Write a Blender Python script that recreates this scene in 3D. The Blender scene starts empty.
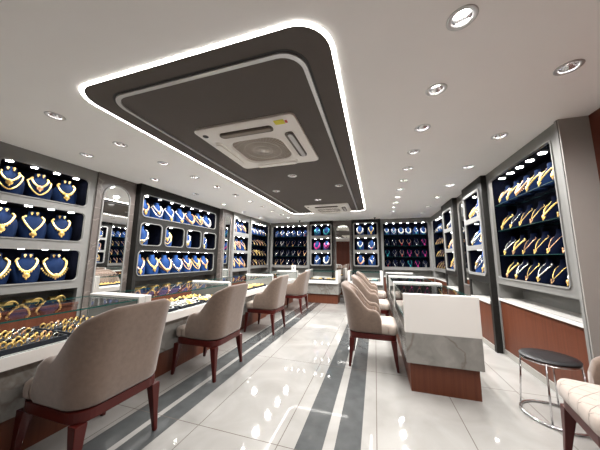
import bpy, bmesh, math, random
from mathutils import Vector, Matrix
PI = math.pi
random.seed(7)
SC = bpy.context.scene
COL = SC.collection
H = 2.34                     # ceiling height

# ------------------------------------------------------------------ materials
MATS = {}
def new_mat(name):
    m = bpy.data.materials.new(name); m.use_nodes = True
    nt = m.node_tree; nt.nodes.clear()
    out = nt.nodes.new('ShaderNodeOutputMaterial')
    b = nt.nodes.new('ShaderNodeBsdfPrincipled')
    nt.links.new(b.outputs[0], out.inputs[0])
    MATS[name] = m
    return m, nt, b, out
def plain(name, col, rough=.5, metal=0., spec=.5, noise=0., nscale=30., bump=0., sheen=0., coat=0.):
    m, nt, b, out = new_mat(name)
    b.inputs['Base Color'].default_value = (*col, 1)
    b.inputs['Roughness'].default_value = rough
    b.inputs['Metallic'].default_value = metal
    b.inputs['Specular IOR Level'].default_value = spec
    if sheen: b.inputs['Sheen Weight'].default_value = sheen
    if coat: b.inputs['Coat Weight'].default_value = coat; b.inputs['Coat Roughness'].default_value = .15
    if noise or bump:
        tc = nt.nodes.new('ShaderNodeTexCoord'); n = nt.nodes.new('ShaderNodeTexNoise')
        n.inputs['Scale'].default_value = nscale; n.inputs['Detail'].default_value = 4
        nt.links.new(tc.outputs['Object'], n.inputs['Vector'])
        if noise:
            mx = nt.nodes.new('ShaderNodeMix'); mx.data_type = 'RGBA'
            mx.inputs['A'].default_value = (*[c*(1-noise) for c in col], 1)
            mx.inputs['B'].default_value = (*[min(1, c*(1+noise)) for c in col], 1)
            nt.links.new(n.outputs['Fac'], mx.inputs['Factor']); nt.links.new(mx.outputs['Result'], b.inputs['Base Color'])
        if bump:
            bp = nt.nodes.new('ShaderNodeBump'); bp.inputs['Strength'].default_value = bump; bp.inputs['Distance'].default_value = .01
            nt.links.new(n.outputs['Fac'], bp.inputs['Height']); nt.links.new(bp.outputs[0], b.inputs['Normal'])
    return m
def emit(name, col, s):
    m = bpy.data.materials.new(name); m.use_nodes = True; nt = m.node_tree; nt.nodes.clear()
    out = nt.nodes.new('ShaderNodeOutputMaterial'); e = nt.nodes.new('ShaderNodeEmission')
    e.inputs[0].default_value = (*col, 1); e.inputs[1].default_value = s
    nt.links.new(e.outputs[0], out.inputs[0]); MATS[name] = m; return m
def wood(name, c1, c2, rough=.4, scale=(1., 40., 1.)):
    m, nt, b, out = new_mat(name)
    tc = nt.nodes.new('ShaderNodeTexCoord'); mp = nt.nodes.new('ShaderNodeMapping'); n = nt.nodes.new('ShaderNodeTexNoise')
    mp.inputs['Scale'].default_value = scale
    n.inputs['Scale'].default_value = 1.5; n.inputs['Detail'].default_value = 6; n.inputs['Distortion'].default_value = .4
    mx = nt.nodes.new('ShaderNodeMix'); mx.data_type = 'RGBA'
    mx.inputs['A'].default_value = (*c1, 1); mx.inputs['B'].default_value = (*c2, 1)
    nt.links.new(tc.outputs['Object'], mp.inputs[0]); nt.links.new(mp.outputs[0], n.inputs[0])
    nt.links.new(n.outputs['Fac'], mx.inputs['Factor']); nt.links.new(mx.outputs['Result'], b.inputs['Base Color'])
    b.inputs['Roughness'].default_value = rough; b.inputs['Specular IOR Level'].default_value = .28
    return m
def marble(name, c1, c2, vein, rough=.2, scale=2.2, vs=1.6, vamt=.8):
    m, nt, b, out = new_mat(name)
    tc = nt.nodes.new('ShaderNodeTexCoord')
    n = nt.nodes.new('ShaderNodeTexNoise'); n.inputs['Scale'].default_value = scale*2; n.inputs['Detail'].default_value = 8; n.inputs['Distortion'].default_value = .8
    nt.links.new(tc.outputs['Object'], n.inputs[0])
    mx = nt.nodes.new('ShaderNodeMix'); mx.data_type = 'RGBA'
    mx.inputs['A'].default_value = (*c1, 1); mx.inputs['B'].default_value = (*c2, 1)
    nt.links.new(n.outputs['Fac'], mx.inputs['Factor'])
    n2 = nt.nodes.new('ShaderNodeTexNoise'); n2.inputs['Scale'].default_value = vs; n2.inputs['Detail'].default_value = 5; n2.inputs['Distortion'].default_value = 1.2
    nt.links.new(tc.outputs['Object'], n2.inputs[0])
    s = nt.nodes.new('ShaderNodeMath'); s.operation = 'SUBTRACT'; s.inputs[1].default_value = .5
    a = nt.nodes.new('ShaderNodeMath'); a.operation = 'ABSOLUTE'
    r = nt.nodes.new('ShaderNodeMapRange'); r.inputs['From Min'].default_value = 0; r.inputs['From Max'].default_value = .018
    r.inputs['To Min'].default_value = vamt; r.inputs['To Max'].default_value = 0
    nt.links.new(n2.outputs['Fac'], s.inputs[0]); nt.links.new(s.outputs[0], a.inputs[0]); nt.links.new(a.outputs[0], r.inputs['Value'])
    m2 = nt.nodes.new('ShaderNodeMix'); m2.data_type = 'RGBA'; m2.inputs['B'].default_value = (*vein, 1)
    nt.links.new(mx.outputs['Result'], m2.inputs['A']); nt.links.new(r.outputs[0], m2.inputs['Factor'])
    nt.links.new(m2.outputs['Result'], b.inputs['Base Color'])
    b.inputs['Roughness'].default_value = rough
    return m
def glass(name, tint=(.975, .985, .98)):
    m = bpy.data.materials.new(name); m.use_nodes = True; nt = m.node_tree; nt.nodes.clear()
    out = nt.nodes.new('ShaderNodeOutputMaterial'); mix = nt.nodes.new('ShaderNodeMixShader')
    t = nt.nodes.new('ShaderNodeBsdfTransparent'); t.inputs[0].default_value = (*tint, 1)
    g = nt.nodes.new('ShaderNodeBsdfGlossy'); g.inputs['Roughness'].default_value = .02
    f = nt.nodes.new('ShaderNodeFresnel'); f.inputs[0].default_value = 1.14
    geo = nt.nodes.new('ShaderNodeNewGeometry'); inv = nt.nodes.new('ShaderNodeMath'); inv.operation = 'SUBTRACT'; inv.inputs[0].default_value = 1.
    mul = nt.nodes.new('ShaderNodeMath'); mul.operation = 'MULTIPLY'
    nt.links.new(geo.outputs['Backfacing'], inv.inputs[1]); nt.links.new(f.outputs[0], mul.inputs[0]); nt.links.new(inv.outputs[0], mul.inputs[1])
    nt.links.new(mul.outputs[0], mix.inputs[0]); nt.links.new(t.outputs[0], mix.inputs[1]); nt.links.new(g.outputs[0], mix.inputs[2])
    nt.links.new(mix.outputs[0], out.inputs[0]); MATS[name] = m; return m

def floor_mat():
    m, nt, b, out = new_mat('floor_tiles')
    tc = nt.nodes.new('ShaderNodeTexCoord'); sp = nt.nodes.new('ShaderNodeSeparateXYZ')
    nt.links.new(tc.outputs['Object'], sp.inputs[0])
    def math_(op, a, b_=None, c=None):
        n = nt.nodes.new('ShaderNodeMath'); n.operation = op
        for i, v in enumerate((a, b_, c)):
            if v is None: continue
            if isinstance(v, (int, float)): n.inputs[i].default_value = v
            else: nt.links.new(v, n.inputs[i])
        return n.outputs[0]
    X, Y = sp.outputs[0], sp.outputs[1]
    def joint(v, off, step, w):
        q = math_('FRACT', math_('DIVIDE', math_('SUBTRACT', v, off), step))
        d = math_('MINIMUM', q, math_('SUBTRACT', 1.0, q))
        return math_('LESS_THAN', d, w/step)
    jx = joint(X, -.027, .6, .0025); jy = joint(Y, 1.578, 1.232, .0025)
    J = math_('MAXIMUM', jx, jy)
    def band(a, c):
        return math_('MULTIPLY', math_('GREATER_THAN', X, a), math_('LESS_THAN', X, c))
    st = math_('MAXIMUM', math_('MAXIMUM', band(-.5175, -.351), band(-.281, -.123)), math_('MAXIMUM', band(-1.785, -1.605), band(-1.56, -1.405)))
    n = nt.nodes.new('ShaderNodeTexNoise'); n.inputs['Scale'].default_value = 2.6; n.inputs['Detail'].default_value = 8; n.inputs['Distortion'].default_value = .7
    nt.links.new(tc.outputs['Object'], n.inputs[0])
    def mixc(fac, a, c):
        x = nt.nodes.new('ShaderNodeMix'); x.data_type = 'RGBA'
        nt.links.new(fac, x.inputs['Factor'])
        for nm, v in (('A', a), ('B', c)):
            if isinstance(v, tuple): x.inputs[nm].default_value = (*v, 1)
            else: nt.links.new(v, x.inputs[nm])
        return x.outputs['Result']
    base = mixc(n.outputs['Fac'], (.20, .192, .178), (.42, .408, .386))
    n2 = nt.nodes.new('ShaderNodeTexNoise'); n2.inputs['Scale'].default_value = 9; n2.inputs['Detail'].default_value = 6
    nt.links.new(tc.outputs['Object'], n2.inputs[0])
    dark = mixc(n2.outputs['Fac'], (.050, .053, .054), (.105, .109, .109))
    c = mixc(st, base, dark); c = mixc(J, c, (.12, .10, .085))
    nt.links.new(c, b.inputs['Base Color'])
    b.inputs['Roughness'].default_value = .045
    b.inputs['Specular IOR Level'].default_value = .45
    return m

def velvet_quilt(name, col):
    m = plain(name, col, .9, sheen=.25, spec=.2)
    nt = m.node_tree; b = [n for n in nt.nodes if n.type == 'BSDF_PRINCIPLED'][0]
    tc = nt.nodes.new('ShaderNodeTexCoord'); mp = nt.nodes.new('ShaderNodeMapping')
    mp.inputs['Rotation'].default_value = (0, 0, PI/4)
    br = nt.nodes.new('ShaderNodeTexBrick'); br.inputs['Scale'].default_value = 14; br.offset = 0
    br.inputs['Mortar Size'].default_value = .02; br.inputs['Mortar Smooth'].default_value = 1; br.inputs['Brick Width'].default_value = 1; br.inputs['Row Height'].default_value = 1
    bp = nt.nodes.new('ShaderNodeBump'); bp.invert = True; bp.inputs['Strength'].default_value = .9; bp.inputs['Distance'].default_value = .02
    nt.links.new(tc.outputs['Object'], mp.inputs[0]); nt.links.new(mp.outputs[0], br.inputs[0])
    mx = nt.nodes.new('ShaderNodeMix'); mx.data_type = 'RGBA'
    mx.inputs['A'].default_value = (*col, 1); mx.inputs['B'].default_value = (*[c*.72 for c in col], 1)
    nt.links.new(br.outputs['Fac'], mx.inputs['Factor']); nt.links.new(mx.outputs['Result'], b.inputs['Base Color'])
    nt.links.new(br.outputs['Fac'], bp.inputs['Height']); nt.links.new(bp.outputs[0], b.inputs['Normal'])
    return m

floor_mat()
plain('ceiling_paint', (.93, .922, .905), .85, noise=.02, nscale=3)
plain('wall_grey', (.34, .325, .30), .45, noise=.06, nscale=6)
plain('laminate_grey', (.195, .192, .182), .35, noise=.10, nscale=7)
plain('laminate_pale', (.215, .212, .203), .3, noise=.05, nscale=9)
plain('laminate_dark', (.014, .0132, .012), .5, spec=.2, noise=.4, nscale=18)
marble('marble_brown', (.075, .062, .056), (.15, .128, .115), (.30, .265, .24), .3, 3.0, 2.5, .6)
marble('marble_grey', (.13, .125, .115), (.32, .31, .285), (.09, .06, .04), .22, 4.0, 1.3, .5)
wood('wood_red', (.070, .018, .009), (.145, .046, .022), .42, (30., 30., 1.2))
wood('wood_wall', (.075, .018, .010), (.15, .042, .024), .35, (9., 9., .8))
wood('wood_leg', (.038, .0042, .0034), (.066, .0075, .0055), .3, (20., 20., 2.))
plain('white_gloss', (.70, .68, .645), .25)
plain('white_metal', (.90, .875, .83), .45)
plain('tray_dark', (.096, .082, .073), .75, noise=.06, nscale=5)
plain('aluminium', (.55, .55, .55), .35, .7)
plain('chrome', (.75, .75, .76), .12, 1.)
plain('steel_kick', (.50, .49, .46), .35, .6)
plain('black_gloss', (.008, .008, .009), .4, spec=.25)
plain('black_dot', (.02, .02, .02), .5)
plain('velvet_taupe', (.150, .108, .084), .95, noise=.22, nscale=38, bump=.08, sheen=.35, spec=.15)
plain('velvet_pale', (.40, .335, .29), .95, noise=.10, nscale=30, sheen=.3, spec=.15)
velvet_quilt('velvet_seat', (.36, .30, .258))
velvet_quilt('velvet_inner', (.20, .145, .115))
plain('navy_lining', (.0010, .0016, .005), 1., spec=.05)
plain('navy_bust_lit', (.006, .032, .125), .8, spec=.15, noise=.15, nscale=60)  # bust velvet under the cabinet LEDs, their light put into the colour
plain('navy_bust_half_lit', (.0015, .009, .036), .85, spec=.1, noise=.15, nscale=60)  # same bust velvet, colour darkened for weaker light
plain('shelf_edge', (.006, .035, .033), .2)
plain('navy_bust_shaded', (.0008, .0024, .0105), .9, spec=.05)  # same bust velvet on shelves below the LEDs, shade put into colour
plain('navy_tray', (.006, .008, .018), .7)
plain('gold', (.90, .60, .20), .38, .75)
plain('rose_gold', (.80, .45, .25), .3, .9)
plain('silver', (.82, .80, .76), .2, .9)
plain('gem_teal', (.05, .45, .50), .15, spec=.8)
plain('gem_pink', (.75, .05, .30), .15, spec=.8)
plain('gem_red', (.40, .01, .02), .15, spec=.8)
plain('pearl', (.85, .80, .74), .25)
plain('sticker', (.80, .72, .05), .5)
plain('sticker_red', (.6, .05, .03), .5)
plain('grille', (.26, .22, .18), .6)
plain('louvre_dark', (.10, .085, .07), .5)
plain('mirror', (.86, .87, .86), .015, 1.)
glass('glass'); glass('acrylic', (.95, .965, .97))
plain('glass_edge', (.012, .085, .075), .15)
emit('led', (1., .96, .90), 42.)
emit('lamp_led', (1., .95, .88), 22.)
emit('cove', (1., .96, .90), 12.)

# ------------------------------------------------------------------ mesh builder
def rrect(x0, x1, y0, y1, r, n=6):
    """rounded rectangle, counter-clockwise"""
    r = min(r, (x1-x0)/2-1e-4, (y1-y0)/2-1e-4)
    if r <= 0: return [(x0, y0), (x1, y0), (x1, y1), (x0, y1)]
    pts = []
    for cx, cy, a0 in ((x1-r, y0+r, -PI/2), (x1-r, y1-r, 0), (x0+r, y1-r, PI/2), (x0+r, y0+r, PI)):
        for i in range(n+1):
            a = a0 + PI/2*i/n; pts.append((cx+r*math.cos(a), cy+r*math.sin(a)))
    return pts
def arch(x0, x1, z0, z1, n=12):
    r = (x1-x0)/2; pts = [(x0, z0), (x1, z0)]
    for i in range(n+1):
        a = PI*i/n; pts.append(((x0+x1)/2+r*math.cos(a), z1-r+r*math.sin(a)))
    return pts
def circle(cx, cy, r, n=20):
    return [(cx+r*math.cos(2*PI*i/n), cy+r*math.sin(2*PI*i/n)) for i in range(n)]
class MB:
    def __init__(s): s.bm = bmesh.new()
    def box(s, x0, x1, y0, y1, z0, z1, mi=0):
        v = [s.bm.verts.new(p) for p in ((x0,y0,z0),(x1,y0,z0),(x1,y1,z0),(x0,y1,z0),(x0,y0,z1),(x1,y0,z1),(x1,y1,z1),(x0,y1,z1))]
        for f in ((0,3,2,1),(4,5,6,7),(0,1,5,4),(1,2,6,5),(2,3,7,6),(3,0,4,7)):
            s.bm.faces.new([v[i] for i in f]).material_index = mi
        return s
    def rings(s, rings, cap0=True, cap1=True, closed=True, mi=0):
        vs = [[s.bm.verts.new(p) for p in r] for r in rings]
        n = len(vs[0])
        for a, b in zip(vs, vs[1:]):
            for i in range(n if closed else n-1):
                j = (i+1) % n
                s.bm.faces.new((a[i], a[j], b[j], b[i])).material_index = mi
        if cap0: s.bm.faces.new(vs[0][::-1]).material_index = mi
        if cap1: s.bm.faces.new(vs[-1]).material_index = mi
        return s
    def prism(s, outer, holes, f):
        """outer/holes: 2-D loops; f(p, t) -> 3-D point with t=0 front, 1 back. flat plate with through holes"""
        loops = [outer]+list(holes)
        lays = []
        for t in (0, 1):
            L = [[s.bm.verts.new(f(p, t)) for p in lp] for lp in loops]
            ed = []
            for lp in L:
                for i in range(len(lp)): ed.append(s.bm.edges.new((lp[i], lp[(i+1) % len(lp)])))
            bmesh.ops.triangle_fill(s.bm, use_beauty=True, use_dissolve=False, edges=ed)
            lays.append(L)
        for A, B in zip(*lays):
            n = len(A)
            for i in range(n):
                j = (i+1) % n
                s.bm.faces.new((A[i], A[j], B[j], B[i]))
        bmesh.ops.recalc_face_normals(s.bm, faces=s.bm.faces)
        return s
    def ring(s, outer, inner, f):
        """frame between two loops with the same count"""
        n = len(outer); L = []
        for lp, t in ((outer, 0), (inner, 0), (inner, 1), (outer, 1)):
            L.append([s.bm.verts.new(f(p, t)) for p in lp])
        for k in range(4):
            a, b = L[k], L[(k+1) % 4]
            for i in range(n):
                j = (i+1) % n; s.bm.faces.new((a[i], a[j], b[j], b[i]))
        bmesh.ops.recalc_face_normals(s.bm, faces=s.bm.faces)
        return s
    def tube(s, pts, r, n=8, closed=False, rf=None):
        P = [Vector(p) for p in pts]; m = len(P); R = []
        up = None
        for i in range(m):
            t = (P[(i+1) % m]-P[i-1]) if closed else (P[min(i+1, m-1)]-P[max(i-1, 0)])
            t.normalize()
            if up is None: up = Vector((0, 0, 1)) if abs(t.z) < .9 else Vector((1, 0, 0))
            a = t.cross(up); a.normalize(); b = a.cross(t); up = b
            rr = rf(i) if rf else r
            R.append([P[i]+a*rr*math.cos(2*PI*k/n)+b*rr*math.sin(2*PI*k/n) for k in range(n)])
        if closed: R.append(R[0])
        s.rings(R, not closed, not closed)
        if closed: bmesh.ops.remove_doubles(s.bm, verts=s.bm.verts, dist=1e-6)
        return s
    def lathe(s, prof, n=20, c=(0, 0, 0), cap0=False, cap1=False):
        s.rings([[(c[0]+r*math.cos(2*PI*i/n), c[1]+r*math.sin(2*PI*i/n), c[2]+z) for i in range(n)] for r, z in prof], cap0, cap1)
        return s
    def ball(s, c, r, sz=(1, 1, 1), seg=8):
        m = Matrix.Translation(c) @ Matrix.Diagonal((r*sz[0], r*sz[1], r*sz[2], 1))
        bmesh.ops.create_uvsphere(s.bm, u_segments=seg, v_segments=max(4, seg*2//3), radius=1, matrix=m)
        return s
    def build(s, name, mat, parent=None, smooth=False, bevel=0., seg=2, angle=None):
        bmesh.ops.recalc_face_normals(s.bm, faces=s.bm.faces)
        me = bpy.data.meshes.new(name); s.bm.to_mesh(me); s.bm.free()
        for x in (mat if isinstance(mat, (list, tuple)) else [mat]): me.materials.append(MATS[x])
        if smooth:
            me.polygons.foreach_set('use_smooth', [True]*len(me.polygons))
            if angle:
                me.set_sharp_from_angle(angle=math.radians(angle))
        o = bpy.data.objects.new(name, me); COL.objects.link(o)
        if parent: o.parent = parent
        if bevel:
            md = o.modifiers.new('bevel', 'BEVEL'); md.width = bevel; md.segments = seg; md.limit_method = 'ANGLE'; md.harden_normals = False
        return o
def Y(y0, y1): return lambda p, t: (p[0], y0 if t == 0 else y1, p[1])      # loops in x-z
def Zp(z0, z1): return lambda p, t: (p[0], p[1], z0 if t == 0 else z1)     # loops in x-y
def tag(o, label, cat, group=None):
    o['label'] = label; o['category'] = cat
    if group: o['group'] = group
    return o
def thing(name, label, cat, loc=(0, 0, 0), rz=0., group=None):
    o = bpy.data.objects.new(name, None); COL.objects.link(o); o.empty_display_size = .05
    o.location = loc; o.rotation_euler = (0, 0, rz)
    return tag(o, label, cat, group)
def struct(o): o['kind'] = 'structure'; return o
def children(o): return [c for c in COL.objects if c.parent == o]
def dup(root, kids, loc, rz, label, group=None, cat=None):
    r = root.copy(); COL.objects.link(r); r.location = loc; r.rotation_euler = (0, 0, rz); r['label'] = label
    if cat: r['category'] = cat
    if group: r['group'] = group
    for ch, gk in kids:
        c = ch.copy(); COL.objects.link(c); c.parent = r
        for g in gk:
            d = g.copy(); COL.objects.link(d); d.parent = c
    return r
ORD = ['first', 'second', 'third', 'fourth', 'fifth', 'sixth', 'seventh', 'eighth', 'ninth', 'tenth', 'eleventh', 'twelfth', 'thirteenth', 'fourteenth', 'fifteenth']

# ------------------------------------------------------------------ camera
cam = bpy.data.cameras.new('camera'); co = bpy.data.objects.new('camera', cam); COL.objects.link(co)
yaw, pitch, roll = (math.radians(a) for a in (17.27, 7.9, .49))
fwd = Vector((-math.sin(yaw)*math.cos(pitch), math.cos(yaw)*math.cos(pitch), math.sin(pitch)))
rt = Vector((math.cos(yaw), math.sin(yaw), 0)); up = rt.cross(fwd)
r2 = rt*math.cos(roll)+up*math.sin(roll); u2 = up*math.cos(roll)-rt*math.sin(roll)
co.matrix_world = Matrix(((r2.x, u2.x, -fwd.x, 0), (r2.y, u2.y, -fwd.y, 0), (r2.z, u2.z, -fwd.z, 1.17), (0, 0, 0, 1)))
cam.sensor_width = 36; cam.lens = 240/600*36; cam.clip_start = .02
SC.camera = co

# ------------------------------------------------------------------ room shell
YF, YB, XL, XR = -1.8, 7.75, -4.05, 1.95
struct(MB().box(XL, XR, YF, YB, -.06, 0).build('floor', 'floor_tiles'))
lamps = [(.445, y, 1) for y in (-1.3, -.55, .15, .68, 1.21, 1.735, 2.25, 2.76, 3.27, 3.77, 4.27, 4.80, 5.27, 5.75, 6.25)]
lamps += [(1.17, y, 2) for y in (-1.0, 0., .9, 1.747, 2.611, 3.425, 4.22, 5.0, 5.85, 6.70)]
lamps += [(-2.535+.028*(y-1.18), y, 3) for y in (-.9, -.2, .45, 1.18, 1.715, 2.245, 2.785, 3.29, 3.83, 4.37, 4.91, 5.45, 5.99, 6.53)]
lamps += [(-3.165, y, 4) for y in (-.5, .55, 1.80, 2.71, 3.59, 4.46, 5.35, 6.24)]
traylamps = [(-1.09, 3.12), (-1.62, 3.79), (-.517, 3.76), (-1.055, 4.60)]
LR = .052
TR = (-2.05, -.178, .985, 5.98)
LEDW = .020
mb = MB().prism([(XL, YF), (XR, YF), (XR, YB), (XL, YB)],
                [rrect(*TR, .20, 8)]+[circle(x, y, LR*.86, 16) for x, y, k in lamps], Zp(H, H+.10))
struct(mb.build('ceiling', 'ceiling_paint'))
ins = lambda r, d: (r[0]+d, r[1]-d, r[2]+d, r[3]-d)
mb = MB().prism(rrect(*ins(TR, LEDW), .19, 8), [circle(x, y, LR*.86, 16) for x, y in traylamps], Zp(H-.004, H+.08))
pn = mb.build('ceiling_panel', 'tray_dark'); struct(pn)
st = MB().ring(rrect(*ins(TR, .001), .20, 8), rrect(*ins(TR, LEDW-.001), .19, 8), Zp(H-.004, H+.05)).build('light_strip', 'cove')
tag(st, 'continuous white light strip outlining the dark brown ceiling panel', 'light strip')
IR = (-1.865, -.355, 1.128, 5.90)
tr = MB().ring(rrect(*IR, .15, 8), rrect(*ins(IR, .028), .13, 8), Zp(H-.016, H-.003)).build('trim_1', 'aluminium'); struct(tr)
tr = MB().ring(rrect(*ins(IR, -.016), .16, 8), rrect(*ins(IR, -.001), .15, 8), Zp(H-.006, H-.003)).build('trim_shadow_line', 'black_dot'); struct(tr)  # shade of the gap around the trim, drawn as a black ring
struct(MB().box(XL-.1, XL, YF, YB, 0, H).build('wall_left', 'wall_grey'))
struct(MB().box(XL, XR, YB, YB+.1, 0, H).build('wall_back', 'wall_grey'))
struct(MB().box(XL, XR, YF-.1, YF, 0, H).build('wall_front', 'wood_wall'))
struct(MB().box(1.695, 1.78, YF, 2.4195, 0, H).build('wall_right', 'wood_wall'))
struct(MB().box(XR-.06, XR, 2.4325, YB, 0, H).build('wall_right_rear', 'wall_grey'))
struct(MB().box(XL, -3.66, YF, 1.16, 0, H).build('wall_left_front', 'wall_grey'))

# ------------------------------------------------------------------ ceiling lamps
def make_downlight():
    t = thing('downlight', 'x', 'ceiling light')
    MB().lathe([(LR*.80, .012), (LR*.86, .0), (LR*1.22, -.003), (LR*1.3, -.0005), (LR*1.22, .0005)], 24).build('trim_ring', 'aluminium', t, True)
    MB().lathe([(LR*.82, .004), (LR*.74, .02), (LR*.58, .048), (LR*.54, .055)], 24).build('reflector', 'chrome', t, True)
    MB().lathe([(LR*.55, .046), (.001, .044)], 20, cap0=False).build('lamp_lens', 'lamp_led', t)
    return t
dl0 = make_downlight(); dk = [(c, []) for c in children(dl0)]
rown = {1: 'in the near row beside the dark panel, right side', 2: 'in the outer row along the right wall cabinets',
        3: 'in the inner row left of the dark panel', 4: 'in the outer row along the left wall cabinets'}
cnt = {}
first = True
for x, y, k in lamps:
    cnt[k] = cnt.get(k, 0)+1
    lab = 'round recessed ceiling light, %s from the front %s' % (ORD[cnt[k]-1], {1: 'in the row right of dark panel', 2: 'in the far right row', 3: 'in the row left of dark panel', 4: 'in the far left row'}[k])
    d = dup(dl0, dk, (x, y, H), 0, lab, 'ceiling lights in the white ceiling')
for i, (x, y) in enumerate(traylamps):
    d = dup(dl0, dk, (x, y, H-.004), 0, 'round recessed light in the dark ceiling panel, %s' %
            ('closest to the large air conditioner', 'nearest the left edge between air conditioners', 'nearest the right edge between air conditioners', 'closest to the far air conditioner')[i], 'lights in the dark panel')
for c, _ in dk: bpy.data.objects.remove(c)
bpy.data.objects.remove(dl0)
def spot(name, loc, power, ang=162, r=.05, blend=.8, col=(1., .985, .968), rot=(0, 0, 0)):
    l = bpy.data.lights.new(name, 'SPOT'); l.energy = power; l.spot_size = math.radians(ang); l.spot_blend = blend; l.shadow_soft_size = r; l.color = col
    o = bpy.data.objects.new(name, l); COL.objects.link(o); o.location = loc; o.rotation_euler = rot
    return o
PW = {1: ((1., 13), (2.5, 20), (3.5, 27), (9, 40)), 2: ((2., 15), (4., 27), (9, 40)),
      3: ((1., 7), (2., 13), (3., 23), (9, 37)), 4: ((1., 8), (2.2, 22), (9, 34))}
for x, y, k in lamps:
    spot('downlight_beam', (x, y, H-.008), [p for lim, p in PW[k] if y < lim][0])
for x, y in traylamps: spot('downlight_beam', (x, y, H-.012), 22)

# ------------------------------------------------------------------ air conditioners
def air_con(x0, x1, y0, y1, label, stick):
    cx, cy = (x0+x1)/2, (y0+y1)/2; w, d = (x1-x0)/2, (y1-y0)/2
    t = thing('ceiling_air_conditioner', label, 'air conditioner', (cx, cy, H-.004))
    o, i_ = rrect(-w, w, -d, d, .05, 6), rrect(-w*.56, w*.56, -d*.56, d*.56, .14, 6)
    mb = MB()
    n = len(o)
    L = []
    for lp, z in ((o, 0), (o, -.018), (rrect(-w*.97, w*.97, -d*.97, d*.97, .05, 6), -.028), (rrect(-w*.80, w*.80, -d*.80, d*.80, .12, 6), -.034),
                  (rrect(-w*.66, w*.66, -d*.66, d*.66, .17, 6), -.044), (rrect(-w*.62, w*.62, -d*.62, d*.62, .16, 6), -.062), (i_, -.064), (rrect(-w*.53, w*.53, -d*.53, d*.53, .13, 6), -.044)):
        L.append([(p[0], p[1], z) for p in lp])
    mb.rings(L, False, False); mb.build('panel', 'white_metal', t, True, angle=40)
    # grille: dark backing + spokes and rings
    g = MB(); a = rrect(-w*.54, w*.54, -d*.54, d*.54, .13, 6)
    g.rings([[(p[0], p[1], -.046) for p in a], [(p[0]*.02, p[1]*.02, -.050) for p in a]], False, True)
    gr = g.build('grille', 'grille', t)
    sp = MB()
    for k in range(56):
        an = 2*PI*k/56; c, s = math.cos(an), math.sin(an); rr = min(w*.53/max(abs(c), .01), d*.53/max(abs(s), .01), w*.62)
        sp.tube([(c*.03, s*.03, -.053), (c*rr, s*rr, -.049)], .0012, 4)
    for rr in (.10, .19):
        sp.tube([(rr*math.cos(2*PI*k/32), rr*math.sin(2*PI*k/32), -.052) for k in range(32)], .0012, 4, True)
    sp.build('grille_bars', 'white_metal', gr)
    MB().lathe([(.026, -.050), (.024, -.057), (.001, -.058)], 16).build('grille_hub', 'white_metal', gr, True)
    for k in range(4):
        an = k*PI/2; rot = Matrix.Rotation(an, 4, 'Z'); ww, dd = (w, d) if k % 2 == 0 else (d, w)
        m1 = MB().prism(rrect(-ww*.54, ww*.54, -dd*.83, -dd*.665, .035, 5), [], Zp(-.047, -.030))
        m1.bm.transform(rot)
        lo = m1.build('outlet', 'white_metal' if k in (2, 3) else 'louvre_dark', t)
        m2 = MB().prism(rrect(-ww*.50, ww*.50, -dd*(.85 if k in (2, 3) else .81), -dd*.72, .03, 5), [], Zp(-.062 if k in (2, 3) else -.056, -.0475))
        m2.bm.transform(rot)
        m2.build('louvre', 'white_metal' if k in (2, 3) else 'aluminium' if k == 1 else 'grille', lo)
    if stick:
        MB().box(w*.62, w*.80, d*-.93+.0, d*-.80, -.0335, -.030).build('sticker', 'sticker', t)
        MB().box(w*.81, w*.85, d*-.93+.02, d*-.82, -.0335, -.030).build('sticker_tab', 'sticker_red', t)
    MB().lathe([(.028, -.031), (.026, -.034), (.001, -.034)], 16, (-w*.84, -d*.80, 0)).build('corner_sensor', 'black_dot', t)
    return t
air_con(-1.575, -.59, 1.68, 2.645, 'large white cassette air conditioner in the dark ceiling panel, nearer one', True)
air_con(-1.475, -.51, 5.02, 5.88, 'smaller looking white cassette air conditioner at the far end of dark panel', False)

# ------------------------------------------------------------------ display busts and necklaces
BP = [(0, .084, .125), (.03, .090, .118), (.08, .094, .102), (.125, .092, .083), (.155, .083, .068), (.178, .066, .054), (.198, .044, .043), (.215, .037, .038), (.250, .036, .036)]
def bprof(z):
    for (z0, a0, b0), (z1, a1, b1) in zip(BP, BP[1:]):
        if z <= z1:
            t = (z-z0)/(z1-z0); return a0+(a1-a0)*t, b0+(b1-b0)*t, .05
    return BP[-1][1], BP[-1][2], .05
def bust_mesh(mat):
    rings = []
    for z, a, b in BP:
        c = .05
        rings.append([(a*math.cos(2*PI*i/16), c+b*math.sin(2*PI*i/16)*(1 if math.sin(2*PI*i/16) < 0 else .28), z) for i in range(16)])
    mb = MB().rings(rings)
    o = mb.build('necklace_bust', mat, None, True, angle=50)
    return o
def front(x, z, out=.004):
    a, b, c = bprof(z); x = max(-.93*a, min(.93*a, x)); y = c-b*math.sqrt(1-(x/a)**2)
    def F(x, y, z):
        a, b, c = bprof(z); return (x/a)**2+((y-c)/b)**2
    e = 1e-3
    n = Vector((F(x+e, y, z)-F(x-e, y, z), F(x, y+e, z)-F(x, y-e, z), (F(x, y, z+e)-F(x, y, z-e))*.6)).normalized()
    return (x+n.x*out, y+n.y*out, z+n.z*out)
def neck_path(wx, zb, zn, k, n=36, out=.004):
    pts = []
    for i in range(n+1):
        p = -1+2*i/n
        z = zb+(zn-zb)*abs(p)**k
        x = wx*math.sin(p*PI/2) if abs(p) < 1 else wx*p
        a = bprof(z)[0]
        x = max(-a*.985, min(a*.985, x*(1-.35*max(0, (z-.185)/.03)) if z > .185 else x))
        pts.append(front(x, z, out))
    return pts
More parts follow.
